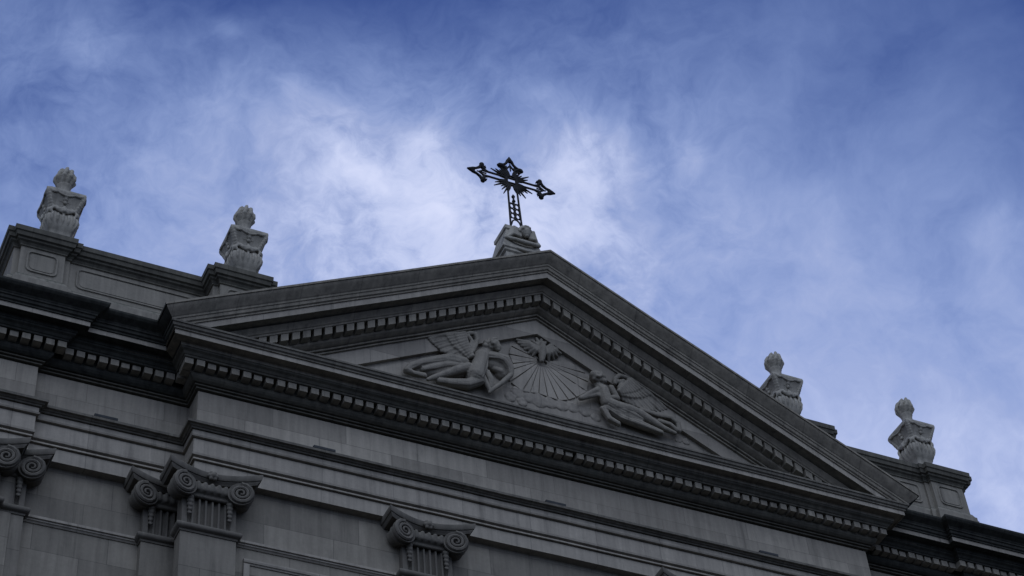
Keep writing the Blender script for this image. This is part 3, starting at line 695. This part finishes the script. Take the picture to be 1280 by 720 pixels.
    q.f.append(tuple(range(m))); q.f.append(tuple((len(lay)-1)*m+k for k in range(m)))
    smooth_by_angle(q.build('abacus', 'capital', root), 30)
    ch = [[(0, -0.17, 17.75, 0.06)]]
    for k in range(6):
        a = k*math.pi/3; ch.append([(0.075*math.cos(a), -0.15, 17.75+0.075*math.sin(a), 0.045)])
    blob_mesh('rosette', ch, 'capital', root, 0.014, smooth_it=1)
    return root
cap0 = capital()
for i, (x, y) in enumerate(PIL):
    o = cap0 if i == 0 else copy_tree(cap0, church)
    o.location = (x, y, 0)
BAND = [(-0.1, 16.42), (0.02, 16.42), (0.04, 16.45), (0.06, 16.46), (0.06, 16.49), (0.09, 16.50), (0.09, 16.555), (0.0, 16.575), (-0.1, 16.575)]
for x0, x1, y in ((-7.1, -3.66, 0.17), (-2.54, 2.54, 0.17), (3.66, 7.1, 0.17), (-11.05, -8.81, 0.75), (8.81, 11.05, 0.75)):
    b = MB(); b.sweep(BAND, [(x0, y), (x1, y)]); b.build('wall_band', 'arch', church)
for x0, x1, z1 in ((-6.9, -3.87, 16.15), (-2.33, 2.33, 16.15), (3.87, 6.9, 16.15)):
    b = MB()
    b.sweep([(-0.05, 16.04), (0.02, 16.04), (0.03, 16.07), (0.05, 16.08), (0.06, 16.12), (0.06, 16.15), (-0.05, 16.16)], [(x0, 0.17), (x1, 0.17)])
    b.box(x0, x0+0.12, 0.12, 0.2, 8, 16.04); b.box(x1-0.12, x1, 0.12, 0.2, 8, 16.04)
    b.build('panel_frame', 'arch', church)
b = MB(); b.sweep([(-0.1, 14.86), (0.05, 14.86), (0.09, 14.92), (0.09, 14.97), (-0.1, 14.98)], [(-11.05, 0.75), (-8.81, 0.75)]); b.build('wall_band', 'arch', church)
for x0, y in ((-9.97, D1), (-5.6, 0), (-0.37, 0), (4.88, 0)):
    b = MB(); b.box(x0, x0+0.47, y-0.235, y-0.03, 19.026, 19.085); b.build('ledge_shade', 'gap_shade', church)  # dark bars stand in for shaded gaps along the ledge

# ------------------------------------------------------------------ pedestal of the cross
cp = empty('cross_pedestal', (-0.05, 0.52, 0.12), church)
def sq(q, lv):
    base = len(q.v); m = len(lv)
    for h, d, z in lv: q.v += [(-h, -d, z), (h, -d, z), (h, d, z), (-h, d, z)]
    for i in range(m-1):
        for k in range(4): q.f.append((base+i*4+k, base+i*4+(k+1) % 4, base+(i+1)*4+(k+1) % 4, base+(i+1)*4+k))
    q.f.append((base+3, base+2, base+1, base)); q.f.append(tuple(base+(m-1)*4+k for k in range(4)))
q = MB(); sq(q, [(0.50, 0.40, 25.6), (0.46, 0.37, 26.4), (0.45, 0.36, 26.86), (0.50, 0.40, 26.90), (0.50, 0.40, 26.96), (0.55, 0.43, 26.99), (0.55, 0.43, 27.08), (0.51, 0.40, 27.10), (0.36, 0.30, 27.72), (0.39, 0.33, 27.75), (0.39, 0.33, 27.86), (0.34, 0.28, 27.9)])
q.build('block', 'urn', cp)
ch = head(0.10, 27.66, -0.40, 0.15, (0.15, -0.55), [])
blob_mesh('cherub_head', ch, 'urn', cp, 0.017, smooth_it=1)
for sx in (-1, 1):
    ch = []
    for k in range(5):
        ch.append([(0.10+sx*0.13, -0.38, 27.50+k*0.05, 0.055), (0.08+sx*(0.30-0.01*k), -0.38, 27.52+k*0.06, 0.055), (0.05+sx*(0.43-0.035*k), -0.30, 27.40+k*0.085, 0.045)])
    blob_mesh('cherub_wing', ch, 'urn', cp, 0.017, smooth_it=1)
ch = [[(-0.42, -0.38, 27.32, 0.055), (-0.22, -0.46, 27.24, 0.06), (0.04, -0.48, 27.20, 0.07), (0.28, -0.46, 27.24, 0.06), (0.46, -0.38, 27.34, 0.055)],
      [(-0.30, -0.38, 27.06, 0.04), (0.04, -0.44, 26.96, 0.05), (0.34, -0.38, 27.06, 0.04)], [(0.44, -0.34, 27.40, 0.075)], [(-0.42, -0.34, 27.38, 0.06)]]
blob_mesh('scroll', ch, 'urn', cp, 0.018, smooth_it=1)

# ------------------------------------------------------------------ iron cross
cross = tag(empty('iron_cross', (0, 0.42, 28.0)), 'black wrought iron openwork cross with a sunburst on the stone block at the gable peak', 'cross')
ZA = 1.95                                           # height of the arms
q = MB()
for sx in (-1, 1):
    q.tube([(sx*0.165, 0, 0), (sx*0.15, 0, 0.5), (sx*0.135, 0, 1.2), (sx*0.115, 0, 2.46)], 0.029, 6)
q.build('upright', 'iron', cross)
q = MB()
for sz in (-1, 1): q.tube([(-0.82, 0, ZA+sz*0.085), (0.82, 0, ZA+sz*0.085)], 0.029, 6)
q.build('arm', 'iron', cross)
q = MB()
for k in range(36):
    a = 2*math.pi*(k+0.5)/36
    if min(abs(math.cos(a)), abs(math.sin(a))) < 0.13: continue
    r1 = (0.62, 0.44, 0.52)[k % 3]
    d = Vector((math.cos(a), 0, math.sin(a))); n_ = Vector((-d.z, 0, d.x))
    q.tube([d*0.17+Vector((0, 0, ZA)), d*0.3+Vector((0, 0, ZA)), d*r1+Vector((0, 0, ZA))], [0.030, 0.036, 0.014], 5)
ring = [(0.17*math.cos(2*math.pi*k/20), 0, ZA+0.17*math.sin(2*math.pi*k/20)) for k in range(20)]
q.tube(ring, 0.03, 6, closed=True)
q.build('sunburst', 'iron', cross)
q = MB()
q.tube([(0, 0, 0.5), (0, 0, 1.3)], 0.026, 6); q.lathe([(0.0, 0.0), (0.05, 0.06), (0.02, 0.16), (0.05, 0.24), (0.0, 0.34)], (0, 0, 1.12), 10)
for sx in (-1, 1):
    q.tube([(sx*0.15, 0, 0.25), (sx*0.09, 0, 0.45), (0, 0, 0.54)], 0.022, 6)
    for zc in (0.64, 0.82, 1.0):
        q.tube([(sx*(0.07+0.055*math.cos(t)), 0, zc+0.085*math.sin(t)) for t in [2*math.pi*k/10 for k in range(10)]], 0.018, 5, closed=True)
for zc in (0.56, 1.10): q.tube([(-0.13, 0, zc), (0.13, 0, zc)], 0.018, 5)
q.build('scrollwork', 'iron', cross)
def finial(dx, dz, px, pz):
    """openwork trefoil: tip along (dx, dz) from (px, pz)"""
    q = MB(); d = Vector((dx, 0, dz)); n_ = Vector((-dz, 0, dx)); o_ = Vector((px, 0, pz))
    def P(a, s): return o_ + d*a + n_*s
    for s in (-1, 1):
        q.tube([P(-0.16, s*0.09), P(-0.06, s*0.12), P(0.0, s*0.20), P(0.01, s*0.26), P(0.01, s*0.32), P(0.0, s*0.365)], [0.026, 0.036, 0.052, 0.072, 0.062, 0.022], 8)
        q.tube([P(0.03, s*0.30), P(0.08, s*0.17), P(0.17, s*0.10), P(0.27, s*0.055), P(0.36, s*0.02)], [0.035, 0.042, 0.035, 0.045, 0.03], 7)
        q.tube([P(-0.02, s*0.2), P(-0.08, s*0.26), P(-0.10, s*0.2)], [0.03, 0.035, 0.02], 5)
        q.tube([P(-0.04, s*0.1), P(0.1, 0)], 0.026, 5)
    q.tube([P(0.22, 0), P(0.28, 0), P(0.34, 0), P(0.43, 0)], [0.03, 0.062, 0.055, 0.018], 8)
    q.tube([P(-0.1, 0), P(0.16, 0)], 0.02, 5)
    q.build('finial', 'iron', cross)
finial(1, 0, 0.80, ZA); finial(-1, 0, -0.80, ZA); finial(0, 1, 0, 2.42)

# ------------------------------------------------------------------ urns
def make_urn():
    root = empty('stone_urn', (0, 0, 0))
    def loft(lv, n=10):
        q = MB(); m = n*4
        for z, h, bow, rnd in lv:
            ring = []
            for s in range(4):
                for k in range(n):
                    t = -1+2*k/n
                    x, y = t*h, -h*(1 + bow*(1-t*t))
                    if abs(t) > 1-rnd: y += h*((abs(t)-(1-rnd))/max(rnd, 1e-3))**2*rnd*0.5
                    for _ in range(s): x, y = -y, x
                    ring.append((x, y, z))
            q.v += ring
        for i in range(len(lv)-1):
            for k in range(m): q.f.append((i*m+k, i*m+(k+1) % m, (i+1)*m+(k+1) % m, (i+1)*m+k))
        q.f.append(tuple(reversed(range(m)))); q.f.append(tuple((len(lv)-1)*m+k for k in range(m)))
        return q
    smooth_by_angle(loft([(0.0, 0.34, 0, 0), (0.14, 0.34, 0, 0), (0.16, 0.29, 0, .1), (0.25, 0.23, 0, .2), (0.36, 0.23, 0.05, .2), (0.42, 0.26, 0.05, .2)]).build('foot', 'urn', root), 35)
    body = loft([(0.42, 0.24, 0.05, .3), (0.50, 0.29, 0.03, .2), (0.62, 0.33, 0.01, .12), (0.72, 0.345, 0.01, .10), (0.80, 0.335, 0.01, .12), (0.88, 0.305, 0.02, .4), (0.95, 0.295, 0.02, .5), (1.06, 0.315, -0.02, .3),
                 (1.22, 0.36, -0.07, .06), (1.32, 0.415, -0.05, .08), (1.38, 0.435, -0.03, .08), (1.44, 0.448, -0.02, .1), (1.50, 0.44, -0.02, .12), (1.54, 0.405, 0, .15), (1.58, 0.30, 0, .3), (1.70, 0.17, 0, .5)]).build('body', 'urn', root)
    smooth_by_angle(body, 35)
    def cv(x, y, z, r):                             # carving drawn on the old outline, moved onto this one
        z2 = 0.97 + (z-0.84)*0.70 if z > 0.84 else 0.42 + (z-0.34)*1.10
        return (x*0.87, y*0.87 - 0.004, z2, r*0.9)
    # carved front on every face: rim scrolls, ribs, mask, lower scroll, leaf edges
    ch = []
    def face(pts, s):
        out = []
        for x, y, z, r in (cv(*q_) for q_ in pts):
            for _ in range(s): x, y = -y, x
            out.append((x, y, z, r))
        return out
    for s in range(4):
        for sx in (-1, 1):
            ch.append(face([(sx*0.40, -0.47, 1.50, 0.05), (sx*0.32, -0.485, 1.43, 0.045), (sx*0.22, -0.475, 1.46, 0.045), (sx*0.25, -0.475, 1.52, 0.03)], s))
            ch.append(face([(sx*0.22, -0.475, 1.45, 0.035), (sx*0.1, -0.47, 1.40, 0.035), (0, -0.465, 1.385, 0.04)], s))
            ch.append(face([(sx*0.30, -0.34, 0.98, 0.035), (sx*0.24, -0.37, 0.88, 0.045), (sx*0.17, -0.375, 0.91, 0.04), (sx*0.20, -0.375, 0.97, 0.03)], s))
            ch.append(face([(sx*0.21, -0.37, 0.86, 0.04), (sx*0.1, -0.385, 0.79, 0.04), (0, -0.395, 0.77, 0.045)], s))
            for k in range(5):
                ch.append(face([(sx*(0.415-0.028*(4-k)), -0.43+0.022*(4-k), 1.36-0.095*(4-k), 0.055)], s))
            for k in range(4):
                ch.append(face([(sx*0.27, -0.385+0.022*k, 1.33-0.1*k, 0.022), (sx*0.09, -0.40+0.022*k, 1.30-0.1*k, 0.024)], s))
        ch.append(face([(0, -0.41, 1.28, 0.06)], s)); ch.append(face([(0, -0.39, 1.15, 0.05)], s)); ch.append(face([(0, -0.365, 0.99, 0.045)], s))
        for k in range(5):                          # leaves lapping up the bulb
            xk = (k-2)*0.145
            ch.append(face([(xk*0.8, -0.29, 0.42, 0.04), (xk*0.95, -0.375, 0.56, 0.045), (xk*0.95, -0.395, 0.64, 0.042), (xk*0.9, -0.385, 0.71, 0.034)], s))
        ch.append(face([(0, -0.40, 0.86, 0.07), (0, -0.42, 0.78, 0.06)], s)); ch.append(face([(-0.12, -0.40, 0.84, 0.045), (0.12, -0.40, 0.84, 0.045)], s))
        for sx in (-1, 1):                          # volutes at the waist, seen at the corners
            ch.append(face([(sx*0.30, -0.35, 0.86, 0.04), (sx*0.33, -0.365, 0.80, 0.045), (sx*0.30, -0.37, 0.74, 0.04)], s))
    blob_mesh('carving', ch, 'urn', root, 0.02, smooth_it=1)
    q = MB(); q.lathe([(0.19, 1.62), (0.17, 1.68), (0.145, 1.76), (0.135, 1.86), (0.14, 1.98), (0.16, 2.02), (0.165, 2.06), (0.13, 2.09)], (0, 0, 0), 20)
    smooth_by_angle(q.build('neck', 'urn', root), 40)
    rnd = random.Random(3); ch = [[(0, 0, 2.12, 0.13), (0, 0, 2.32, 0.16), (0, 0, 2.42, 0.11)]]
    for lay, (n, r0, r1, z0, z1) in enumerate(((9, 0.14, 0.225, 2.10, 2.40), (8, 0.12, 0.18, 2.24, 2.52), (5, 0.06, 0.09, 2.3, 2.60))):
        for k in range(n):
            a = 2*math.pi*(k+0.5*lay)/n + rnd.uniform(-.1, .1); dz = rnd.uniform(-.05, .05)
            f = lambda aa, rr, zz, rad: (0.88*rr*math.cos(aa), 0.88*rr*math.sin(aa), zz-0.02, 0.9*rad)
            ch.append([f(a, r0, z0, 0.055), f(a+0.12, (r0+r1)/2+0.05, (z0+z1)/2, 0.062), f(a+0.28, r1+0.01, z1-0.06+dz, 0.05), f(a+0.38, r1-0.01, z1-0.01+dz, 0.034)])
    blob_mesh('flame', ch, 'urn', root, 0.015, smooth_it=0)
    return root
urn0 = make_urn()
UL = {-11.365: 'flame topped stone urn on the left end pedestal of the parapet',
      -7.165: 'flame topped stone urn just left of the pediment, its pedestal rising behind the raking cornice',
      7.165: 'flame topped stone urn with its foot hidden behind the right slope of the pediment',
      11.365: 'flame topped stone urn on the right end pedestal of the parapet, seen corner on'}
for i, (x, lb) in enumerate(UL.items()):
    o = urn0 if i == 0 else copy_tree(urn0)
    o.location = (math.copysign(11.04, x), 0.74, 23.62) if abs(x) > 9 else (math.copysign(6.98, x), 0.48, 23.70)
    tag(o, lb, 'urn', 'flaming stone urns along the parapet')
